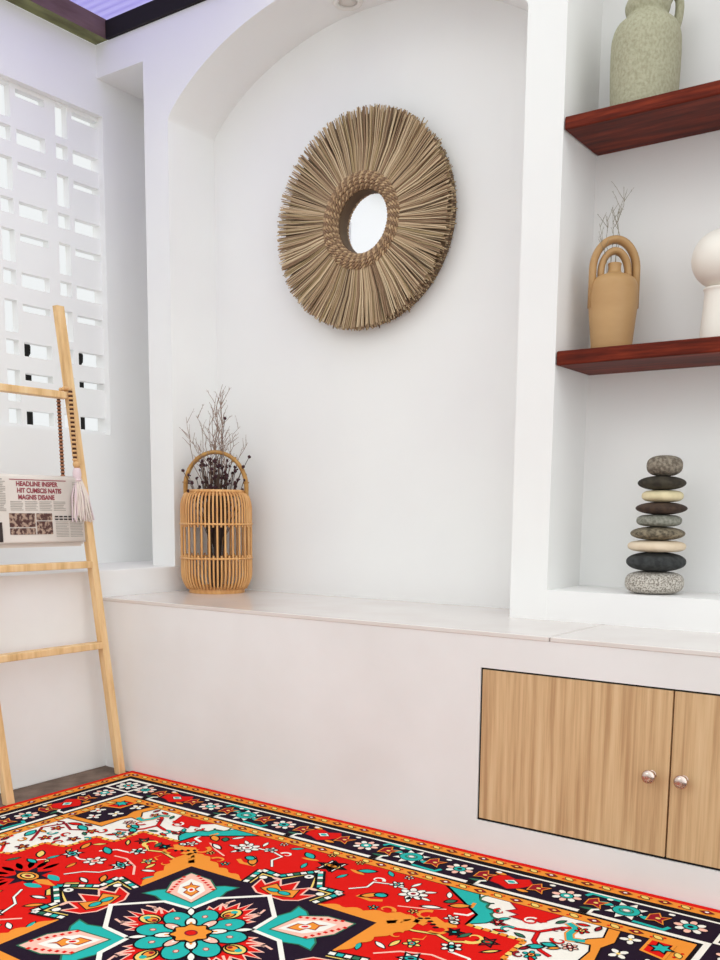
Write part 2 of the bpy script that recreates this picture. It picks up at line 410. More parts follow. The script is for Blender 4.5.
# bunch of dried flowers standing inside the basket
bq = empty('dried_flower_bunch', (BX, BY, .6), 'bunch of dried twigs and dark seed heads standing in the rattan basket', 'dried flowers')
bq.scale = (1, 1, .965); camdir = Vector((.69, -.72, 0)); side = Vector((.72, .69, 0))
bm = bmesh.new()
for i in range(46):
    a = random.uniform(0, 2 * PI); r0 = random.uniform(0, .022); r1 = random.uniform(.015, .05)
    h = random.uniform(.28, .40)
    tube(bm, [(r0 * math.cos(a), r0 * math.sin(a), .02), (r0 * 1.2 * math.cos(a), r0 * 1.2 * math.sin(a), h * .5), (r1 * math.cos(a + .3), r1 * math.sin(a + .3), h)], random.uniform(.0016, .003), 4)
st_ = finish('stems', bm, foil_m, bq); st_['kind'] = 'stuff'
def twig(bm, base, tip, r, depth=0, bend=.02, n=6, br=6, lo=.35):
    base, tip = Vector(base), Vector(tip); L = (tip - base).length
    pts = [base.lerp(tip, i / n) + Vector((random.gauss(0, bend), random.gauss(0, bend), random.gauss(0, bend * .4))) * L * (i / n) ** .5 for i in range(n + 1)]
    tube(bm, pts, [r * (1 - .6 * i / n) for i in range(n + 1)], 4)
    if depth > 0:
        for j in range(br):
            t = random.uniform(lo, .97); k = min(n - 1, int(t * n)); p = pts[k].lerp(pts[k + 1], t * n - k)
            d = (tip - base).normalized(); s = Vector((random.gauss(0, 1), random.gauss(0, 1), random.gauss(0, .3))); s = (s - d * s.dot(d)).normalized()
            q = p + (d * .8 + s * random.uniform(.35, .75)) * L * random.uniform(.08, .2)
            twig(bm, p, q, r * .6, depth - 1, bend, 3, max(2, br // 2), .3)
    return pts
bm = bmesh.new()
def spot(s, z, f=0): return side * s + camdir * f + Vector((0, 0, z))
for s, z in ((-.008, .745), (.004, .775), (.018, .76), (.026, .735), (-.002, .70), (.012, .72), (.036, .68), (-.02, .66)):
    twig(bm, spot(s * .3, .33), spot(s, z, random.uniform(-.02, .02)), .0019, 2, .02, 8, 9, .3)
for s, z in ((-.135, .62), (-.10, .655), (-.06, .67), (-.085, .60), (-.04, .62), (.055, .60), (.085, .63), (.075, .60), (.115, .57), (.04, .64)):
    s2 = max(s, -.125)
    twig(bm, spot(s2 * .15, .34), spot(s2, z, random.uniform(0, .05)), .0017, 2, .03, 8, 5, .45)
tw = finish('twigs', bm, twig_m, bq); tw['kind'] = 'stuff'
bm = bmesh.new(); bst = bmesh.new()
for i in range(115):
    s = random.gauss(0, .045); s = max(-.10, min(.115, s)); z = random.uniform(.36, .50) - abs(s) * .35 + .02; f = random.uniform(-.03, .06)
    if i < 26: s *= .5; z = random.uniform(.23, .36)
    c = spot(s, z, f); r = random.uniform(.0045, .0075)
    bmesh.ops.create_icosphere(bm, subdivisions=1, radius=r, matrix=Matrix.Translation(c) @ Matrix.Diagonal((1, 1, 1.25, 1)))
    for kk in range(2):
        bmesh.ops.create_icosphere(bm, subdivisions=1, radius=r * .55, matrix=Matrix.Translation(c + Vector((random.uniform(-r, r) * 1.3, random.uniform(-r, r) * 1.3, random.uniform(-r, r)))))
    tube(bst, [spot(s * .25, .2), spot(s * .7, (z + .2) / 2 + .02, f * .6), c], .0011, 4)
for s, z in ((.122, .515), (.10, .478), (-.118, .46), (.035, .655)):
    c = spot(max(s, -.118), z, .03); bmesh.ops.create_icosphere(bm, subdivisions=1, radius=.007, matrix=Matrix.Translation(c)); tube(bst, [spot(s * .3, .3), spot(s * .75, z - .06, .02), c], .0011, 4)
o_ = finish('seed_heads', bm, bud_m, bq); o_['kind'] = 'stuff'
o_ = finish('thin_stalks', bst, foil_m, bq); o_['kind'] = 'stuff'

# ------------------------------------------------------------------ stacked stones
SX, SY = 1.762, .438
u_s = Vector((.80, .60)) # unused facing
rows = [  # half width, height, z0, dx, superness, material, label
 (0.0815, 0.0610, 0.6862, 0.000, 4.20, stone_mat('speckled granite', (204, 198, 188), (132, 124, 114), 240, .44, .58), 'thick flat-topped speckled pale grey granite stone at the bottom of the pile'),
 (0.0805, 0.0545, 0.7465, 0.002, 2.20, stone_mat('black basalt', (40, 42, 42), (58, 60, 60), 60), 'large rounded black stone resting on the speckled bottom stone'),
 (0.0755, 0.0325, 0.8000, 0.002, 3.40, stone_mat('cream stone', (226, 208, 182), (216, 196, 168), 20), 'wider flat cream stone resting on the black stone'),
 (0.0740, 0.0390, 0.8315, 0.003, 2.05, stone_mat('brown grey stone', (142, 130, 108), (84, 76, 62), 90), 'lens-shaped mottled brown grey stone above the wider cream stone'),
 (0.0610, 0.0330, 0.8695, 0.004, 3.60, stone_mat('grey green stone', (150, 150, 138), (118, 118, 106), 110), 'flat grey green stone disc in the middle of the pile'),
 (0.0670, 0.0355, 0.9015, 0.008, 1.95, stone_mat('dark brown stone', (76, 58, 46), (56, 42, 34), 50), 'dark brown lens-shaped stone under the small cream disc'),
 (0.0570, 0.0325, 0.9360, 0.011, 3.60, stone_mat('ivory stone', (230, 216, 176), (214, 200, 160), 24), 'smaller flat ivory stone disc, third from the top of the pile'),
 (0.0650, 0.0395, 0.9675, 0.006, 2.05, stone_mat('dark olive stone', (66, 60, 48), (44, 38, 30), 40), 'dark olive brown stone just under the top stone'),
 (0.0485, 0.0560, 1.0055, 0.011, 2.60, stone_mat('warm grey stone', (150, 140, 124), (104, 94, 82), 120), 'small egg-shaped warm grey stone crowning the pile')]
for i, (hw, h, z0, dxx, sup, m_, lab) in enumerate(rows):
    bm = bmesh.new(); nl, nk = 22, 40
    prof = []
    for j in range(nl + 1):
        t = -PI / 2 + PI * j / nl
        c = abs(math.cos(t)) ** (2 / sup); s = math.copysign(abs(math.sin(t)) ** (2 / min(sup, 2.6)), math.sin(t))
        prof.append((max(0, hw * c) if 0 < j < nl else 0, h / 2 * s))
    lathe(bm, prof, nk, sx=1, sy=.86 + .06 * (i % 3))
    ph = random.uniform(0, 6)
    for v in bm.verts:
        a = math.atan2(v.co.y, v.co.x); k = 1 + .025 * math.sin(2 * a + ph) + .018 * math.sin(3 * a + ph * 2)
        v.co.x *= k; v.co.y *= k
    o = finish('stone', bm, m_, smooth=True)
    o.location = (SX + dxx - .012, SY + dxx * .3, z0 + h / 2); o.rotation_euler = (0, 0, .64)
    tag(o, lab, 'stone', 'balanced stones in the shelf niche')

# ------------------------------------------------------------------ stoneware jug on upper shelf
jg = empty('stoneware_jug', (1.647, .466, 1.955), 'rough pale green stoneware jug with a loop handle on the upper shelf', 'jug')
bm = bmesh.new()
prof = smoothprof([(0, .001), (.074, .001), (.084, .004), (.087, .03), (.090, .10), (.0905, .165), (.088, .195), (.079, .219), (.066, .232), (.056, .240), (.052, .248), (.056, .258), (.058, .272), (.052, .288), (.046, .296), (.040, .29), (.034, .26), (0, .25)], 5)
lathe(bm, prof, 56); finish('body', bm, stoneware, jg, smooth=True)
bm = bmesh.new(); hx = Vector((.80, .60, 0)).normalized()
tube(bm, smoothprof([tuple(hx * .048 + Vector((0, 0, .275))), tuple(hx * .062 + Vector((0, 0, .302))), tuple(hx * .079 + Vector((0, 0, .298))), tuple(hx * .085 + Vector((0, 0, .272))), tuple(hx * .081 + Vector((0, 0, .238))), tuple(hx * .073 + Vector((0, 0, .213)))], 6), .0115, 10, flat=1.3)
finish('handle', bm, stoneware, jg, smooth=True)

# ------------------------------------------------------------------ tan vase with double arch handle
vx, vy = 1.588, .462
vz = empty('tan_arch_vase', (vx, vy, 1.347), 'tan ceramic vase with a double arched handle on the lower shelf', 'vase')
bm = bmesh.new()
lathe(bm, smoothprof([(0, .001), (.050, .001), (.054, .004), (.058, .04), (.063, .09), (.0665, .13), (.066, .162), (.061, .188), (.047, .203), (.029, .210), (.019, .216), (.0175, .230), (.0185, .238), (.015, .238), (.013, .22), (0, .215)], 5), 56)
finish('body', bm, tan_c, vz, smooth=True)
hh = Vector((.806, .592, 0)); hn = Vector((-.592, .806, 0))
def arch(hw, zb, zt_, zc):
    return [hh * hw + Vector((0, 0, zb))] + [hh * hw * math.cos(PI * i / 24) + Vector((0, 0, zc + (zt_ - zc) * math.sin(PI * i / 24))) for i in range(25)] + [-hh * hw + Vector((0, 0, zb))]
for hw, zb, ztp, zc, r in ((.0600, .12, .302, .222, .0105), (.0375, .185, .272, .215, .0095)):
    bm = bmesh.new(); tube(bm, arch(hw, zb, ztp, zc), r, 12, flat=1.5, up=tuple(hn * 0 + Vector((0, 0, 0))) if False else None)
    finish('arched_handle', bm, tan_c, vz, smooth=True)
bm = bmesh.new()
for s, z, f in ((-.045, .345, .01), (-.012, .385, 0), (.008, .44, .0), (.004, .40, .01), (-.03, .36, .0)):
    tip = hh * s + hn * (-f) + Vector((0, 0, z)); pts = twig(bm, (0, 0, .12), tip, .0013, 2, .02, 7, 6, .62)
o_ = finish('dry_sprig', bm, sprig_m); tag(o_, 'thin grey dried sprig standing in the tan arched vase', 'dried sprig'); o_.location = (vx, vy, 1.347)

# ------------------------------------------------------------------ white mushroom vase
wv = empty('white_globe_vase', (1.878, .462, 1.347), 'white ceramic vase with a round globe on a straight foot, at the right edge', 'vase')
bm = bmesh.new(); lathe(bm, smoothprof([(0, .001), (.044, .001), (.047, .004), (.046, .04), (.042, .09), (.040, .125), (.041, .140), (0, .142)], 5), 48)
finish('foot', bm, white_c, wv, smooth=True)
bm = bmesh.new()
lathe(bm, [(0 if j == 0 else .077 * math.cos(-PI / 2 + PI * j / 30 * .94), .212 + .075 * math.sin(-PI / 2 + PI * j / 30 * .94)) for j in range(31)] + [(.010, .275), (0, .27)], 48)
finish('globe', bm, white_c, wv, smooth=True)

# ------------------------------------------------------------------ ladder
LA = empty('wooden_ladder', (.075, -.26, 0), 'pale pine blanket ladder leaning against the left wall ledge', 'ladder')
def lx(z): return .088 - .098 * z
def ly(z, s): return (-.038 - .05 * z) if s else (-.478 - .05 * z)
for s in (1, 0):
    bm = bmesh.new()
    hd_, hw_ = .013, .014
    vv = []
    for z in (0, 1.556):
        vv.append([bm.verts.new((lx(z) + a * hd_, ly(z, s) + b * hw_, z)) for a, b in ((-1, -1), (1, -1), (1, 1), (-1, 1))])
    bm.faces.new(vv[0][::-1]); bm.faces.new(vv[1])
    for k in range(4): bm.faces.new((vv[0][k], vv[0][(k + 1) % 4], vv[1][(k + 1) % 4], vv[1][k]))
    rel(finish('rail', bm, pine, bevel=.002), LA)
for z in (.447, .718, .985, 1.268):
    bm = bmesh.new()
    box(bm, lx(z) - .018, lx(z) + .022, ly(z, 0) + .015, ly(z, 1) - .015, z - .010, z + .012)
    rel(finish('rung', bm, pine, bevel=.003), LA)

# ------------------------------------------------------------------ newspaper hung over the third rung
NP = empty('newspaper', (lx(.985), -.27, .985), 'folded newspaper with a maroon headline hung over a ladder rung', 'newspaper')
ny0, ny1 = -.475, -.108; nx = lx(.985)
bm = bmesh.new()
pr = [(nx + .034, .795), (nx + .031, .84), (nx + .027, .93), (nx + .026, .99), (nx + .020, 1.003), (nx - .002, 1.006), (nx - .022, 1.002), (nx - .025, .985), (nx - .030, .88), (nx - .031, .86)]
pr = smoothprof(pr, 4)
for dxo, dzo in ((0, 0), (.0018, .0)):
    pass
L_ = len(pr); A = [bm.verts.new((x, ny0, z)) for x, z in pr]; B = [bm.verts.new((x, ny1, z)) for x, z in pr]
for i in range(L_ - 1): bm.faces.new((A[i], A[i + 1], B[i + 1], B[i]))
o = rel(finish('sheet', bm, paper, smooth=True), NP)
so = o.modifiers.new('solid', 'SOLIDIFY'); so.thickness = .002; so.offset = 1
# inner pages peeping out below
bm = bmesh.new()
for k, (zz, oo) in enumerate(((.788, .006), (.781, .010))):
    box(bm, nx + .030 - oo, nx + .032 - oo, ny0 + .006, ny1 - .002 - .004 * k, zz, .90)
rel(finish('inner_pages', bm, paper), NP)
def fx(z):  # front surface of the sheet
    for (x0, z0), (x1, z1__) in zip(pr, pr[1:]):
        if z0 <= z <= z1__: return x0 + (x1 - x0) * (z - z0) / max(1e-6, z1__ - z0)
    return pr[0][0]
def ppatch(bm, y0, y1, z0, z1__, mi=0, off=.0034):
    v = [bm.verts.new((fx(z) + off, y, z)) for y, z in ((y0, z0), (y1, z0), (y1, z1__), (y0, z1__))]
    bm.faces.new(v).material_index = mi
bm = bmesh.new()
def column(y0, y1, z0, z1__, st=.0052):
    z = z1__
    while z > z0:
        ppatch(bm, y0, y1 - random.uniform(0, .2) * (y1 - y0) * (random.random() < .25), z - st * .42, z, 0); z -= st
column(-.150, -.116, .895, .988); column(-.462, -.400, .895, .985)
for y in (-.385, -.332, -.279, -.226): column(y, y + .046, .895, .925)
column(-.222, -.172, .812, .862); column(-.166, -.116, .812, .862)
ppatch(bm, -.385, -.175, .990, .9925, 2); ppatch(bm, -.462, -.41, .990, .9915, 1)
for z in (.880, .8715):
    for j in range(6): ppatch(bm, -.224 + j * .0175, -.224 + j * .0175 + .0135, z - .0048, z, 1)
ppatch(bm, -.392, -.298, .845, .888, 3); ppatch(bm, -.294, -.234, .866, .888, 3); ppatch(bm, -.294, -.234, .822, .863, 3); ppatch(bm, -.392, -.298, .822, .842, 3)
ppatch(bm, -.468, -.418, .80, .86, 1)
rel(finish('print', bm, [ink, ink_d, ink_r, photo_m], recalc=False), NP)
dg = None
for k, (t_, z) in enumerate((('HEADLINE INSPER', .972), ('HIT CUMSCIS NATIS', .9515), ('MAGNIS DISANE', .931))):
    cu = bpy.data.curves.new('headline', 'FONT'); cu.body = t_; cu.size = .0200; cu.offset = .0007
    to = bpy.data.objects.new('headline_tmp', cu); COL.objects.link(to)
    dg = bpy.context.evaluated_depsgraph_get(); me = bpy.data.meshes.new_from_object(to.evaluated_get(dg))
    wd = max(v.co.x for v in me.vertices); s = min(1.0, (.165 if k == 1 else .155 if k == 0 else .135) / wd)
    for v in me.vertices: v.co = Vector((fx(z + v.co.y) + .0036, -.362 + .003 * k + v.co.x * s, z + v.co.y))
    me.materials.clear(); me.materials.append(ink_r)
    bpy.data.objects.remove(to); ho = bpy.data.objects.new('headline', me); COL.objects.link(ho); rel(ho, NP)

# ------------------------------------------------------------------ bead garland with tassel
GA = empty('bead_garland', (lx(1.268), -.14, 1.268), 'wooden bead garland with a cotton tassel looped over the top ladder rung', 'garland')
rz_ = 1.268; gx = lx(rz_)
def beadrow(y, x0, z0, z1__, m_, r, x1=None):
    n_ = int((z0 - z1__) / (r * 1.42)); x1 = x0 if x1 is None else x1; pts = []
    for i in range(n_ + 1):
        t = i / n_; z = z0 + (z1__ - z0) * t; pts.append(Vector((x0 + (x1 - x0) * t, y, z)))
    for p in pts:
        bm = bmesh.new(); bmesh.ops.create_uvsphere(bm, u_segments=12, v_segments=8, radius=r, matrix=Matrix.Translation(p) @ Matrix.Diagonal((1, 1, .52, 1)))
        rel(finish('bead', bm, m_, smooth=True), GA)
    bm = bmesh.new(); tube(bm, [pts[0] + Vector((0, 0, r)), pts[-1]], r * .68, 8); rel(finish('cord', bm, cord_m), GA)
yf = -.122
beadrow(yf - .004, gx + .032, rz_ + .004, 1.062, bead_m, .0098, gx + .046)
beadrow(-.124, gx - .032, rz_ - .004, 1.012, bead_r, .0078, gx - .022)
for k, (x, z) in enumerate(((gx + .025, rz_ + .020), (gx + .012, rz_ + .0235), (gx - .003, rz_ + .0235), (gx - .018, rz_ + .021), (gx - .028, rz_ + .011))):
    y = yf - .002 * (k / 4); bm = bmesh.new(); bmesh.ops.create_uvsphere(bm, u_segments=12, v_segments=8, radius=.0075, matrix=Matrix.Translation((x, y, z)))
    rel(finish('bead', bm, bead_m, smooth=True), GA)
tx = gx + .048; 
bm = bmesh.new(); bmesh.ops.create_uvsphere(bm, u_segments=20, v_segments=14, radius=.0125, matrix=Matrix.Translation((tx, yf, 1.047)))
o_ = rel(finish('bead', bm, bead_m, smooth=True), GA); o_['label'] = 'large round bead above the tassel'
bm = bmesh.new()
lathe(bm, smoothprof([(0, 1.036), (.010, 1.034), (.0135, 1.02), (.0135, 1.008), (.012, 1.0), (.014, .995), (0, .99)], 4), 20, (tx, yf, 0), 1)
for i in range(190):
    a = random.uniform(0, 2 * PI); r = .006 + .050 * math.sqrt(random.random()); L = random.uniform(.858, .885)
    ca, sa = math.cos(a), math.sin(a); k_ = .45
    tube(bm, [(tx + .3 * r * ca * k_, yf + .35 * r * sa, .995), (tx + .8 * r * ca * k_ + random.gauss(0, .0015), yf + .78 * r * sa + random.gauss(0, .002), .94), (tx + .85 * r * ca * k_ + .003, yf + .004 + r * sa + random.gauss(0, .003), L)], .0021, 4, random.choice((0, 0, 1)))
rel(finish('tassel', bm, [cotton, cotton_p]), GA)

# ------------------------------------------------------------------ the patterned rug
RX, RY, UU, VV, RH = 1.21, -.816, 1.10, .812, .006
names = ['red', 'orange', 'navy', 'white', 'teal', 'gold', 'maroon', 'green', 'pink', 'black']
cols = dict(red=(218, 22, 16), orange=(236, 146, 54), navy=(34, 20, 38), white=(240, 236, 226), teal=(38, 176, 168), gold=(240, 206, 110), maroon=(150, 24, 40), green=(52, 110, 84), pink=(244, 190, 172), black=(22, 14, 18))
rmats = [mat('rug ' + n_, cols[n_], .95, spec=.1, bump=.1, bscale=300) for n_ in names]
ci = {n_: i for i, n_ in enumerate(names)}
rbm = bmesh.new()
box(rbm, -UU, UU, -VV, VV, 0, RH, 0)
LZ = .00012
def poly(pts, c, lay, sx=1, sy=1):
    if sx == sy == 1 and sum(a[0] * b_[1] - b_[0] * a[1] for a, b_ in zip(pts, list(pts[1:]) + [pts[0]])) < 0: pts = list(pts)[::-1]
    try: f = rbm.faces.new([rbm.verts.new((x * sx, y * sy, RH + lay * LZ)) for x, y in (pts if sx * sy > 0 else pts[::-1])]); f.material_index = ci[c]
    except ValueError: pass
def quad4(pts, c, lay):
    for sx in (1, -1):
        for sy in (1, -1): poly(pts, c, lay, sx, sy)
def line(pts, w_, c, lay, closed=False, taper=False):
    N = len(pts); L = []; R_ = []
    for i in range(N):
        if closed: a, b_ = pts[i - 1], pts[(i + 1) % N]
        else: a, b_ = pts[max(0, i - 1)], pts[min(N - 1, i + 1)]
        p = pts[i]
        d1 = (p[0] - a[0], p[1] - a[1]); d2 = (b_[0] - p[0], b_[1] - p[1])
        def nm(d): 
            l = math.hypot(*d); return (d[0] / l, d[1] / l) if l > 1e-9 else None
        d1, d2 = nm(d1), nm(d2)
        if d1 is None: d1 = d2
        if d2 is None: d2 = d1
        t = nm((d1[0] + d2[0], d1[1] + d2[1])) or d1
        k = 1 / max(.45, t[0] * d1[0] + t[1] * d1[1])
        ww = w_ / 2 * k * ((1 - .85 * i / (N - 1)) if taper else 1)
        L.append((p[0] - t[1] * ww, p[1] + t[0] * ww)); R_.append((p[0] + t[1] * ww, p[1] - t[0] * ww))
    for i in range(N if closed else N - 1):
        j = (i + 1) % N
        yield [R_[i], R_[j], L[j], L[i]]
def dline(pts, w_, c, lay, closed=False, taper=False, q=True):
    for f in line(pts, w_, c, lay, closed, taper):
        quad4(f, c, lay) if q else poly(f, c, lay)
def ell(cx, cy, a, b_, rot=0, n=14):
    c, s = math.cos(rot), math.sin(rot)
    return [(cx + a * math.cos(2 * PI * k / n) * c - b_ * math.sin(2 * PI * k / n) * s, cy + a * math.cos(2 * PI * k / n) * s + b_ * math.sin(2 * PI * k / n) * c) for k in range(n)]
def leaf(cx, cy, a, b_, rot=0, n=8):
    c, s = math.cos(rot), math.sin(rot); P_ = []
    for k in range(n + 1):
        t = k / n; P_.append((-a + 2 * a * t, -b_ * math.sin(PI * t) ** .8))
    for k in range(1, n): t = 1 - k / n; P_.append((-a + 2 * a * t, b_ * math.sin(PI * t) ** .8))
    return [(cx + x * c - y * s, cy + x * s + y * c) for x, y in P_]
def shp(pts, c, lay, q=True, oc='black', ow=.0042):
    (quad4 if q else poly)(pts, c, lay)
    if oc: dline(pts, ow, oc, lay + 1, True, q=q)
def star_pts(cx, cy, r0, r1, n, rot=0):
    return [(cx + (r0 if k % 2 else r1) * math.cos(PI * k / n + rot), cy + (r0 if k % 2 else r1) * math.sin(PI * k / n + rot)) for k in range(2 * n)]
def flower(cx, cy, r, n, c1, c2, c3, lay, q=True, rot=0, sq=1):
    for k in range(n):
        a = 2 * PI * k / n + rot
        shp(ell(cx + r * .62 * math.cos(a), cy + r * .62 * sq * math.sin(a), r * .40, r * .26 * sq, a, 10), c1, lay, q, ow=.0025)
    shp(ell(cx, cy, r * .42, r * .42 * sq), c2, lay + 2, q, ow=.003); (quad4 if q else poly)(ell(cx, cy, r * .18, r * .18 * sq), c3, lay + 4)
def arcp(cx, cy, r, a0, a1, n=9, sq=1): return [(cx + r * math.cos(a0 + (a1 - a0) * i / n), cy + r * sq * math.sin(a0 + (a1 - a0) * i / n)) for i in range(n + 1)]
def curl(cx, cy, r, a0, turns, w_, c, lay, q=True):
    n_ = 14; pts = [(cx + r * (1 - .75 * i / n_) * math.cos(a0 + turns * 2 * PI * i / n_), cy + r * (1 - .75 * i / n_) * math.sin(a0 + turns * 2 * PI * i / n_)) for i in range(n_ + 1)]
    dline(pts, w_, c, lay, taper=True, q=q)
def rect(u, v): return [(-u, -v), (u, -v), (u, v), (-u, v)]
# border bands by inset distance
ins = [(.018, 'orange'), (.050, 'black'), (.072, 'white'), (.080, 'navy'), (.190, 'white'), (.204, 'black'), (.214, 'orange'), (.246, 'black'), (.249, 'red')]
for k, (s, c) in enumerate(ins): poly(rect(UU - s, VV - s), c, 1 + k)
BL = 11
for side_ in ('h', 'v'):
    half = (UU if side_ == 'h' else VV) - .03
    def tr(pts, s_):   # (along, inset) -> (u, v) on one side, mirrored to the other
        res = []
        for sg in (1, -1):
            res.append([(p[0], sg * (VV - p[1])) if side_ == 'h' else (sg * (UU - p[1]), p[0]) for p in pts])
        return res
    def bshp(pts, c, lay, oc=None, ow=.003):
        for q_ in tr(pts, 0):
            poly(q_, c, lay)
            if oc: dline(q_, ow, oc, lay + 1, True, q=False)
    def bline(pts, w_, c, lay, taper=False):
        for q_ in tr(pts, 0): dline(q_, w_, c, lay, taper=taper, q=False)
    # small lozenges on the two orange bands
    nn_ = int(2 * half / .047)
    for i in range(nn_):
        a = -half + (i + .5) * 2 * half / nn_
        for s_, sc_ in ((.034, .010), (.230, .0105)):
            if s_ > .2 and abs(a) > half - .22: continue
            if i % 2 == 0: bshp([(a - .016, s_), (a, s_ - sc_), (a + .016, s_), (a, s_ + sc_)], 'maroon', BL, 'black', .002); bshp(ell(a, s_, .005, .004, 0, 8), 'gold' if i % 4 else 'white', BL + 2)
            else:
                bshp(leaf(a, s_, .014, .008, .5), 'gold', BL, 'black', .002); bshp(ell(a + .013, s_ - .005, .004, .004, 0, 6), 'red', BL + 2)
                bshp(ell(a - .013, s_ + .005, .004, .004, 0, 6), 'red', BL + 2)
    # rosettes
    step = .1445; c0 = -.018 if side_ == 'h' else 0
    kmax = int((half - .17) / step)
    for k in range(-kmax, kmax + 1):
        a = c0 + k * step; s_ = .135
        ty = k % 4
        if ty in (0, 2):      # cream petalled rosette
            for j in range(8):
                an = 2 * PI * j / 8
                bshp(ell(a + .026 * math.cos(an), s_ + .024 * math.sin(an), .0125, .009, an, 8), 'white' if j % 2 else 'pink', BL, 'black', .002)
            bshp(ell(a, s_, .0165, .0155), 'teal', BL + 2, 'black', .003); bshp(ell(a, s_, .007, .007, 0, 8), 'navy' if k % 4 else 'white', BL + 4)
        elif ty == 1:         # teal disc on white star with long leaves
            bshp(star_pts(a, s_, .030, .052, 8, .2), 'white', BL, 'black', .002)
            bshp(ell(a, s_, .032, .029, 0, 18), 'teal', BL + 2, 'black', .003); bshp(ell(a, s_, .018, .015), 'green', BL + 4); bshp(ell(a, s_, .014, .011), 'teal', BL + 5); bshp(ell(a, s_, .009, .007), 'white', BL + 6, 'maroon', .002)
            for sg in (1, -1):
                bshp(leaf(a + sg * .052, s_ + sg * .012, .020, .011, 0), 'teal', BL + 2, 'black', .0025)
                bline([(a + sg * .03, s_ + sg * .045), (a + sg * .10, s_ + sg * .050), (a + sg * .108, s_ + sg * .03)], .010, 'teal', BL)
        else:                 # red angular flower with white box
            bshp([(a - .055, s_ - .012), (a - .03, s_ - .035), (a, s_ - .022), (a + .03, s_ - .04), (a + .055, s_ - .01), (a + .03, s_ + .03), (a + .01, s_ + .045), (a - .02, s_ + .03), (a - .045, s_ + .025)], 'red', BL, 'maroon', .003)
            bshp([(a - .020, s_), (a, s_ - .016), (a + .020, s_), (a, s_ + .016)], 'white', BL + 2, 'black', .002); bshp(ell(a, s_, .010, .007), 'teal', BL + 4)
            for sg in (1, -1): bshp(leaf(a + sg * .045, s_ + sg * .034, .018, .008, 0), 'orange', BL + 2, 'black', .002)
        am = a + step / 2     # brown filler between
        if k < kmax:
            bshp([(am - .022, s_ - .012), (am - .006, s_ - .030), (am + .004, s_ - .010), (am + .024, s_ - .018), (am + .012, s_ + .006), (am + .02, s_ + .026), (am - .002, s_ + .014), (am - .020, s_ + .022)], 'maroon', BL + 7, 'orange', .003)
            bshp(ell(am, s_, .006, .005, 0, 8), 'gold', BL + 9)
            if k % 2 == 0: bshp(leaf(am, s_ + .04, .024, .006, -.1), 'green', BL + 7)
            bshp(ell(am + .02, s_ - .038, .008, .006, 0, 8), 'white', BL + 7)
    # the inner white line breaks in small brackets
    for k in range(-kmax, kmax):
        a = c0 + (k + .5) * step
        if k % 2 == 0:
            bline([(a - .016, .197), (a + .004, .197)], .018, 'black', BL + 7); bline([(a + .008, .200), (a + .008, .176), (a + .020, .166)], .008, 'white', BL + 8)
# corner squares of border
for sx in (1, -1):
    for sy in (1, -1):
        cx, cy = sx * (UU - .135), sy * (VV - .135)
        dline([(cx - .05, cy - .05), (cx + .05, cy - .05), (cx + .05, cy + .05), (cx - .05, cy + .05)], .009, 'white', BL + 1, True, q=False)
        flower(cx, cy, .040, 8, 'white', 'teal', 'red', BL + 2, False)

FU, FV = UU - .249, VV - .249
# white spandrels with stair-stepped edge
S = [(.30, FV), (.44, .455), (.445, .397), (.586, .397), (.586, .292), (.657, .292), (.657, .19), (.727, .175), (.727, .07), (.79, .05), (FU, .0)]
F0 = 10
quad4(S + [(FU, FV)], 'white', F0)
tri = [(.30, FV), (.44, .455), (.445, .397), (.478, .428), (.487, .455), (.462, .478), (.47, .50), (.44, .505), (.435, .53), (.405, .535), (.39, FV)]
shp(tri, 'teal', F0 + 1, oc='black')
for (x, y, r) in ((.425, .548, .020), (.455, .518, .018), (.485, .483, .018), (.50, .45, .015)):
    quad4(ell(x, y, r, r * .55, -.5), 'white', F0 + 3); dline(arcp(x, y, r * 1.15, 2.2, 5.6, 7), .006, 'green', F0 + 4)
dline(S, .007, 'black', F0 + 2)
for (a, b_) in zip(S[2:], S[3:]):   # chequered gold edging
    L = math.hypot(b_[0] - a[0], b_[1] - a[1]); n_ = max(2, int(L / .019))
    for i in range(n_):
        t0, t1 = (i + .12) / n_, (i + .88) / n_
        dline([(a[0] + (b_[0] - a[0]) * t0, a[1] + (b_[1] - a[1]) * t0), (a[0] + (b_[0] - a[0]) * t1, a[1] + (b_[1] - a[1]) * t1)], .013, 'gold' if i % 2 else 'orange', F0 + 4)
# corner block
shp([(.705, FV), (.715, .51), (.690, .485), (.675, .455), (.705, .46), (.715, .43), (.712, .355), (FU, .345), (FU, FV)], 'orange', F0 + 5)
shp([(.735, FV), (.745, .50), (.73, .46), (.745, .375), (FU, .37), (FU, FV)], 'navy', F0 + 7, oc='black')
shp([(.80, FV), (.80, .50), (FU, .485), (FU, FV)], 'red', F0 + 9, oc='orange', ow=.007)
shp(star_pts(.832, .532, .014, .026, 6), 'teal', F0 + 11)
for (x, y, rr) in ((.765, .535, .3), (.768, .455, .9), (.80, .40, .1), (.835, .445, .5)):
    for k in range(4): shp(ell(x + .012 * math.cos(rr + k * PI / 2), y + .014 * math.sin(rr + k * PI / 2), .012, .008, rr + k * PI / 2, 8), 'white', F0 + 9, ow=.002)
    quad4(ell(x, y, .005, .005, 0, 6), 'red' if x > .78 else 'gold', F0 + 12)
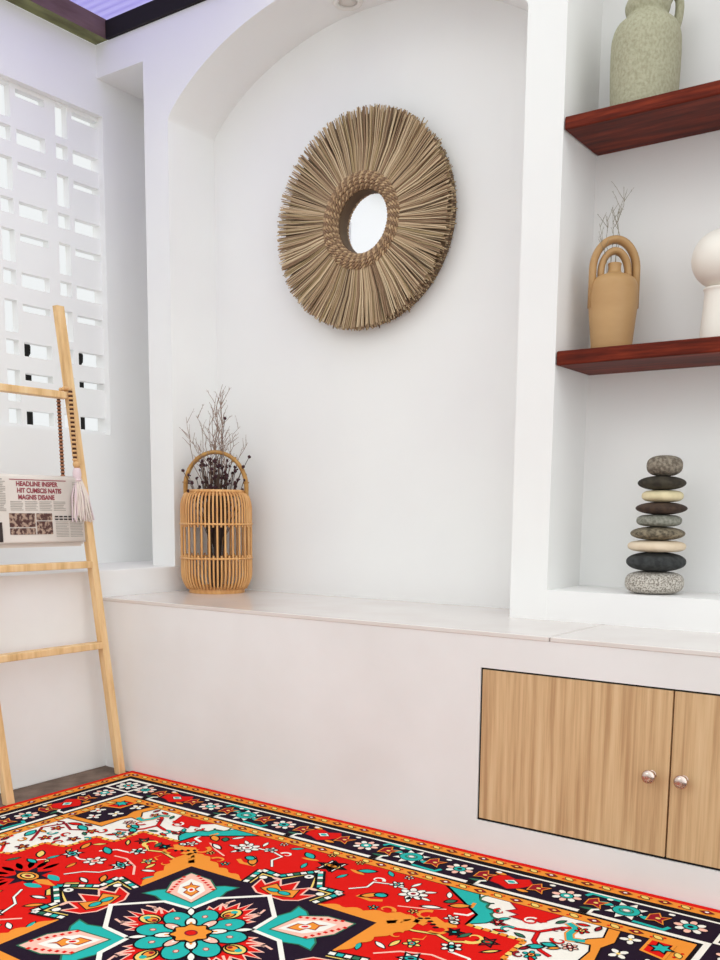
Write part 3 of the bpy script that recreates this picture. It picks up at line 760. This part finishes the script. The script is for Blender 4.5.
# motifs on the white spandrel
shp([(.47, FV), (.50, .535), (.485, .515), (.515, .51), (.505, .49), (.535, .488), (.55, .505), (.575, .50), (.585, .525), (.60, FV)], 'red', F0 + 5, oc='maroon')
curl(.555, .497, .026, .3, 1.1, .016, 'red', F0 + 8); curl(.552, .497, .018, 1.2, .9, .007, 'white', F0 + 9)
dline([(.50, .445), (.545, .44), (.59, .455), (.625, .505), (.64, .515)], .012, 'maroon', F0 + 6); dline([(.50, .445), (.545, .44), (.59, .455), (.625, .505), (.64, .515)], .006, 'red', F0 + 7)
dline([(.59, .455), (.60, .41), (.63, .375), (.66, .36)], .012, 'maroon', F0 + 6); dline([(.59, .455), (.60, .41), (.63, .375), (.66, .36)], .006, 'red', F0 + 7)
flower(.497, .445, .017, 5, 'maroon', 'red', 'pink', F0 + 8)
dline([(.625, .535), (.650, .52), (.648, .485), (.66, .46), (.69, .47)], .022, 'orange', F0 + 6); dline([(.625, .535), (.650, .52), (.648, .485), (.66, .46), (.69, .47)], .014, 'teal', F0 + 7)
shp(leaf(.615, .385, .020, .011, .6), 'teal', F0 + 8); shp(leaf(.635, .41, .018, .010, .2), 'teal', F0 + 8)
flower(.675, .425, .018, 6, 'pink', 'maroon', 'white', F0 + 8); flower(.665, .515, .016, 5, 'red', 'gold', 'maroon', F0 + 8)
for (x, y) in ((.625, .345), (.700, .31), (.69, .24), (.76, .20), (.75, .12), (.81, .10), (.80, .27)):
    flower(x, y, .019, 5, random.choice(('teal', 'maroon', 'red')), 'orange', 'maroon', F0 + 6, rot=x * 9)
dline([(.70, .32), (.76, .285), (.815, .31), (.84, .25), (.80, .20), (.77, .16)], .009, 'maroon', F0 + 5)
dline([(.76, .06), (.80, .10), (.84, .09), (.845, .16)], .009, 'red', F0 + 5)
shp(leaf(.745, .315, .028, .012, .3), 'teal', F0 + 6); shp(leaf(.825, .20, .026, .012, 1.2), 'teal', F0 + 6); shp(leaf(.79, .325, .024, .010, -.3), 'red', F0 + 6)

# ---- central medallion
G0 = 22
for (x, y, r, a0, c) in ((.53, .425, .018, 1.0, 'teal'), (.475, .50, .016, 2.0, 'red'), (.645, .44, .018, 3.0, 'red'), (.62, .485, .014, .5, 'maroon'), (.68, .325, .018, 1.2, 'red'), (.735, .255, .018, 4.0, 'red'), (.78, .235, .016, 2.2, 'teal'), (.83, .30, .018, .4, 'maroon'), (.70, .20, .016, 5.0, 'red'), (.80, .15, .016, 1.0, 'orange'), (.84, .05, .016, 2.5, 'teal'), (.66, .26, .014, .2, 'teal'), (.605, .33, .014, 2.0, 'maroon')):
    curl(x, y, r, a0, .85, .010, 'black', F0 + 9); curl(x, y, r, a0, .85, .0065, c, F0 + 10)
for (x, y, a_, c) in ((.52, .41, .2, 'red'), (.565, .415, -.3, 'green'), (.60, .365, 1.1, 'maroon'), (.65, .40, .7, 'orange'), (.635, .325, -.8, 'red'), (.70, .285, .5, 'green'), (.73, .215, 1.2, 'maroon'), (.81, .23, .1, 'orange'), (.84, .13, 1.3, 'maroon'), (.75, .34, 0, 'maroon'), (.50, .47, .9, 'teal'), (.655, .545, .2, 'red'), (.61, .53, 1.1, 'green'), (.69, .545, 1.5, 'maroon')):
    shp(leaf(x, y, .015, .006, a_), c, F0 + 9, ow=.003)
# orange fringes round the diagonal arm tips
fr_ = []
for k in range(17):
    t = k / 16; fr_.append((.13 + .165 * t, .296 + .022 * t + .014 * abs(math.sin(PI * t * 3.5)) + .03 * t * t))
fr2 = [(y, x) for x, y in fr_][::-1]
quad4([(.06, .27)] + fr_ + [(.355, .355)] + fr2 + [(.27, .06)], 'orange', G0 - 2)
for (x, y, r, a0) in ((.318, .345, .028, -1.2), (.345, .318, .028, 2.6), (.26, .355, .022, 0), (.355, .26, .022, 1.5)): curl(x, y, r, a0, .7, .011, 'orange', G0 - 1)
dline([(.30, .30), (.345, .345), (.375, .34)], .016, 'orange', G0 - 2)
Nn = [(.105, .286), (.125, .372), (.062, .366), (0, .452)]
outl = [(0, .452), (.062, .366), (.125, .372), (.105, .286), (.284, .284), (.286, .105), (.372, .125), (.366, .062), (.452, 0)]
quad4(outl + [(0, 0)], 'navy', G0)
# beaded green-white-gold edging on arms
for seg_ in (((0, .452), (.062, .366)), ((.062, .366), (.125, .372)), ((.125, .372), (.105, .286)), ((.286, .105), (.372, .125)), ((.372, .125), (.366, .062)), ((.366, .062), (.452, 0))):
    (x0, y0), (x1, y1) = seg_; L = math.hypot(x1 - x0, y1 - y0); n_ = max(3, int(L / .017))
    dline([(x0, y0), (x1, y1)], .026, 'black', G0 + 1)
    for i in range(n_):
        t0, t1 = (i + .1) / n_, (i + .9) / n_
        dline([(x0 + (x1 - x0) * t0, y0 + (y1 - y0) * t0), (x0 + (x1 - x0) * t1, y0 + (y1 - y0) * t1)], .0125, ('white', 'teal', 'white', 'green')[i % 4], G0 + 2)
dline([(.012, .418), (.048, .352), (.105, .352), (.092, .29)], .005, 'gold', G0 + 1); dline([(.418, .012), (.352, .048), (.352, .105), (.29, .092)], .005, 'gold', G0 + 1)
# palmettes in the four axial arms
for sw in (0, 1):
    T = (lambda pts: [(y, x) for x, y in pts][::-1]) if sw else (lambda pts: pts)
    for sg in (1, -1):
        def pa(pts, c, l, oc='black', ow=.003):
            pp_ = T([(x, y * sg) for x, y in pts]); 
            if sg < 0: pp_ = pp_[::-1]
            poly(pp_, c, l)
            if oc: dline(pp_, ow, oc, l + 1, True, q=False)
        pa([(-.07, .275), (-.085, .325), (-.055, .305), (-.045, .35), (-.02, .32), (0, .365), (.02, .32), (.045, .35), (.055, .305), (.085, .325), (.07, .275), (.04, .255), (-.04, .255)], 'red', G0 + 3, 'pink', .005)
        pa([(-.05, .28), (-.035, .325), (0, .30), (.035, .325), (.05, .28), (.0, .262)], 'orange', G0 + 5)
        pa(ell(-.017, .288, .017, .010), 'teal', G0 + 7); pa(ell(.017, .288, .017, .010), 'teal', G0 + 7)
        pa(ell(0, .405, .013, .014), 'white', G0 + 5); pa(ell(0, .405, .004, .005, 0, 8), 'navy', G0 + 7, None)
        for sd in (1, -1): pa(ell(sd * .088, .335, .012, .011), 'white', G0 + 5); pa(ell(sd * .055, .348, .015, .006), 'pink', G0 + 5, None)
# diagonal leaves
quad4([(.085, .10), (.115, .205), (.10, .245), (.165, .24), (.262, .262), (.24, .165), (.245, .10), (.205, .115), (.10, .085)], 'navy', G0 + 3)
shp([(.085, .095), (.085, .175), (.098, .215), (.092, .25), (.125, .238), (.150, .215), (.215, .150), (.238, .125), (.25, .092), (.215, .098), (.175, .085), (.095, .085)], 'teal', G0 + 4, oc='green')
D = [(.118, .118), (.128, .212), (.180, .246), (.250, .250), (.246, .180), (.212, .128)]
shp(D, 'pink', G0 + 6, oc='green', ow=.004)
for t in range(7):
    for sw in (0, 1):
        x, y = .133 + .0145 * t, .205 + .0066 * t
        if sw: x, y = y, x
        quad4(ell(x, y, .0062, .0062, .8, 4), 'red', G0 + 8)
quad4([(.13, .13), (.142, .188), (.178, .216), (.222, .222), (.216, .178), (.188, .142)], 'white', G0 + 9)
shp([(.145, .145), (.150, .175), (.168, .180), (.172, .2), (.192, .196), (.206, .206), (.196, .192), (.2, .172), (.18, .168), (.175, .150)], 'orange', G0 + 10, oc='maroon', ow=.003)
quad4(ell(.172, .172, .014, .009, PI / 4), 'white', G0 + 12); quad4(ell(.172, .172, .008, .005, PI / 4), 'red', G0 + 13)
# central star
lobN = [(.090, .092), (.088, .172), (0, .255)]
ST = [(0, .255), (.086, .172), (.092, .092), (.172, .086), (.255, 0)]
full = ST + [(x, -y) for x, y in ST[-2::-1]] + [(-x, -y) for x, y in ST[1:]] + [(-x, y) for x, y in ST[-2:0:-1]]
poly(full[::-1], 'navy', G0 + 14); dline(full, .011, 'white', G0 + 15, True, q=False)
for k in range(4):
    a = k * PI / 2
    def rt(pts): c, s = round(math.cos(a)), round(math.sin(a)); return [(x * c - y * s, x * s + y * c) for x, y in pts]
    p_ = rt([(-.045, .08), (-.068, .125), (-.05, .12), (-.055, .155), (-.03, .14), (-.025, .18), (-.008, .155), (0, .195), (.008, .155), (.025, .18), (.03, .14), (.055, .155), (.05, .12), (.068, .125), (.045, .08)])
    poly(p_[::-1], 'red', G0 + 16); dline(p_, .004, 'pink', G0 + 17, True, q=False)
    shp(rt(ell(0, .125, .022, .028)), 'gold', G0 + 18, False); shp(rt(ell(0, .118, .012, .016)), 'orange', G0 + 20, False)
    poly(rt(ell(0, .135, .008, .008)), 'teal', G0 + 22); poly(rt(ell(0, .112, .006, .006, 0, 8)), 'maroon', G0 + 22)
    for s in (1, -1):
        for yy, aa in ((.175, .9), (.155, .5)): 
            dline(rt([(s * .035, yy - .03), (s * .05, yy - .01), (s * .045, yy + .012)]), .006, 'pink', G0 + 18, q=False)
poly(ell(0, 0, .10, .10, 0, 24), 'red', G0 + 18)
for k in range(4):
    for s in (-.36, .36):
        a = PI / 4 + k * PI / 2 + s
        shp(ell(.082 * math.cos(a), .082 * math.sin(a), .042, .031, a, 18), 'teal', G0 + 23, False)
        shp(ell(.086 * math.cos(a), .086 * math.sin(a), .007, .006, a, 8), 'pink', G0 + 25, False, 'maroon', .002)
    a = PI / 4 + k * PI / 2
    shp(leaf(.112 * math.cos(a), .112 * math.sin(a), .022, .009, a), 'white', G0 + 25, False)
for k in range(8):
    a = k * PI / 4; shp(ell(.055 * math.cos(a), .055 * math.sin(a), .023, .0125, a, 12), 'white' if k % 2 else 'pink', G0 + 27, False); poly(ell(.047 * math.cos(a), .047 * math.sin(a), .010, .0035, a, 8), 'orange' if k % 2 else 'white', G0 + 29)
sc8 = [(.041 * (1 + .12 * math.cos(8 * 2 * PI * k / 48)) * math.cos(2 * PI * k / 48), .041 * (1 + .12 * math.cos(8 * 2 * PI * k / 48)) * math.sin(2 * PI * k / 48)) for k in range(48)]
shp(sc8, 'orange', G0 + 30, False); shp(ell(0, 0, .013, .012), 'red', G0 + 32, False, 'maroon')

# ---- scattered motifs on the red field (mirrored in the four quarters)
H0 = 12
def palm(cx, cy, r, rot, c1, c2, c3, lay):
    shp(star_pts(cx, cy, r * .6, r * 1.1, 6, rot), c1, lay); shp(ell(cx, cy, r * .58, r * .4, rot), c2, lay + 2); quad4(ell(cx, cy, r * .28, r * .18, rot), c3, lay + 4)
palm(.004, .50, .036, 0, 'white', 'gold', 'orange', H0)
shp(leaf(.092, .525, .026, .012, .5), 'teal', H0); quad4(leaf(.075, .505, .026, .007, -.2), 'orange', H0)
dline([(.12, .405), (.15, .44), (.145, .475), (.19, .49), (.235, .485)], .009, 'black', H0); dline([(.12, .405), (.15, .44), (.145, .475), (.19, .49), (.235, .485)], .0055, 'white', H0 + 1)
curl(.145, .492, .018, 0, .8, .009, 'white', H0 + 2)
flower(.20, .495, .020, 5, 'white', 'teal', 'red', H0 + 2)
flower(.262, .47, .036, 7, 'white', 'white', 'maroon', H0 + 2, rot=.3)
for (x, y, a_) in ((.24, .52, 1.3), (.29, .50, .6), (.30, .46, -.1), (.27, .435, -1.2)): shp(leaf(x, y, .018, .006, a_), 'white', H0 + 2, ow=.002)
shp(leaf(.185, .405, .03, .012, .9), 'orange', H0); shp(ell(.205, .418, .016, .012, .3), 'teal', H0 + 2); dline([(.16, .385), (.20, .38), (.225, .395)], .012, 'orange', H0)
shp(leaf(.335, .43, .026, .009, .4), 'white', H0); dline([(.27, .39), (.32, .41), (.37, .44)], .005, 'pink', H0)
shp(leaf(.355, .485, .017, .010, .9), 'green', H0); shp(leaf(.385, .475, .026, .012, .6), 'orange', H0 + 1); dline([(.37, .46), (.41, .485), (.405, .51)], .009, 'orange', H0); dline([(.395, .43), (.425, .44), (.43, .465)], .008, 'white', H0)
flower(.405, .405, .019, 5, 'white', 'pink', 'teal', H0)
# orange beast-like scroll with black and gold
dline([(.34, .345), (.375, .375), (.405, .36), (.43, .38)], .026, 'orange', H0); curl(.35, .385, .026, 1.5, .8, .013, 'orange', H0 + 1); curl(.41, .34, .026, 4.2, .8, .013, 'orange', H0 + 1)
for k in range(6): quad4(ell(.335 + .013 * k, .372 - .010 * abs(k - 2), .008, .005, .7, 6), 'black', H0 + 2)
shp(ell(.42, .388, .012, .009), 'white', H0 + 3); quad4(ell(.42, .388, .004, .004, 0, 6), 'green', H0 + 5)
dline([(.33, .30), (.37, .30), (.42, .315), (.46, .30), (.49, .32)], .012, 'black', H0); dline([(.33, .30), (.37, .30), (.42, .315), (.46, .30), (.49, .32)], .007, 'gold', H0 + 1)
curl(.49, .345, .028, 4.5, .8, .013, 'gold', H0 + 2); flower(.475, .28, .024, 6, 'white', 'black', 'teal', H0 + 2); palm(.445, .345, .018, .5, 'black', 'black', 'teal', H0 + 2)
palm(.525, .345, .022, .2, 'maroon', 'green', 'red', H0); shp(leaf(.55, .31, .022, .006, .8), 'gold', H0)
# second band: along the horizontal axis of the rug
for sg in (1, -1):
    shp([(sg * x, y) for x, y in star_pts(.56, 0, .032, .062, 7, .1)], 'navy', H0, False, None)
    shp([(sg * x, y) for x, y in ell(.56, 0, .034, .024)], 'orange', H0 + 2, False); shp([(sg * x, y) for x, y in ell(.56, 0, .022, .014)], 'gold', H0 + 4, False)
    poly([(sg * x, y) for x, y in ell(.56, 0, .010, .006)], 'maroon', H0 + 6)
for k in range(9):
    a_ = -PI / 2 + PI * k / 8; shp(leaf(.57 + .07 * math.cos(a_), .075 * math.sin(a_), .026, .008, a_), 'navy', H0 - 1, oc=None)
quad4(leaf(.50, .03, .028, .012, .2), 'teal', H0 + 3)
dline([(.50, .06), (.475, .10), (.44, .12), (.42, .17)], .009, 'black', H0); dline([(.50, .06), (.475, .10), (.44, .12), (.42, .17)], .0055, 'white', H0 + 1)
palm(.435, .185, .026, .4, 'white', 'teal', 'navy', H0 + 2); dline([(.36, .16), (.40, .20), (.46, .225), (.50, .22)], .006, 'pink', H0)
flower(.51, .165, .030, 6, 'white', 'pink', 'red', H0 + 2); palm(.60, .165, .026, .1, 'white', 'teal', 'navy', H0 + 2)
dline([(.51, .165), (.555, .15), (.60, .165)], .006, 'white', H0); dline([(.56, .22), (.53, .255), (.48, .26)], .007, 'white', H0)
shp(leaf(.545, .235, .030, .011, .5), 'teal', H0 + 1); shp(leaf(.62, .225, .026, .010, 1.2), 'orange', H0); shp(leaf(.665, .115, .026, .011, .8), 'gold', H0); shp(leaf(.64, .07, .022, .009, .1), 'teal', H0)
shp(leaf(.40, .10, .024, .009, .9), 'orange', H0); shp(leaf(.43, .065, .022, .008, .3), 'white', H0); flower(.40, .245, .020, 5, 'gold', 'teal', 'red', H0)
shp([(.40, .02), (.425, .05), (.45, .03), (.455, 0), (.42, .0)], 'gold', H0)
quad4([(.452, 0), (.50, .014), (.55, 0)], 'orange', H0 - 1)
for (x, y) in ((.045, .56), (.15, .545), (.20, .55), (.335, .515), (.315, .385), (.23, .35), (.47, .345), (.62, .12), (.69, .05), (.535, .11), (.60, .255), (.37, .225), (.315, .17), (.35, .20), (.06, .46)):
    k = random.random(); c = random.choice(('white', 'gold', 'orange', 'teal', 'green'))
    if k < .5: flower(x, y, .013, 5, c, 'red', 'gold', H0, rot=x * 20)
    else: shp(leaf(x, y, .020, .007, random.uniform(0, 3)), c, H0, ow=.0025)
rnd2 = random.Random(4)
for k in range(46):     # small filling leaves and buds
    x, y = rnd2.uniform(.03, .70), rnd2.uniform(.03, .53)
    if x + y < .62 or (y > .55 - max(0, x - .28) * .8) or (x > .44 and y > .39) or (x > .57 and y > .28) or (x > .65 and y > .18): continue
    c = rnd2.choice(('white', 'gold', 'orange', 'teal', 'maroon', 'pink'))
    a = rnd2.uniform(0, 3.1)
    if k % 3: dline([(x, y), (x + .022 * math.cos(a), y + .022 * math.sin(a)), (x + .034 * math.cos(a + .6), y + .034 * math.sin(a + .6))], .0055, c, H0 - 1, taper=True)
    else: shp(leaf(x, y, .014, .006, a), c, H0 - 1, ow=.003)
bmesh.ops.recalc_face_normals(rbm, faces=rbm.faces[:6])
rug = finish('patterned_rug', rbm, rmats, recalc=False)
rug.location = (RX, RY, .0005)
tag(rug, 'red oriental patterned rug with navy border on the floor in front of the bench', 'rug')
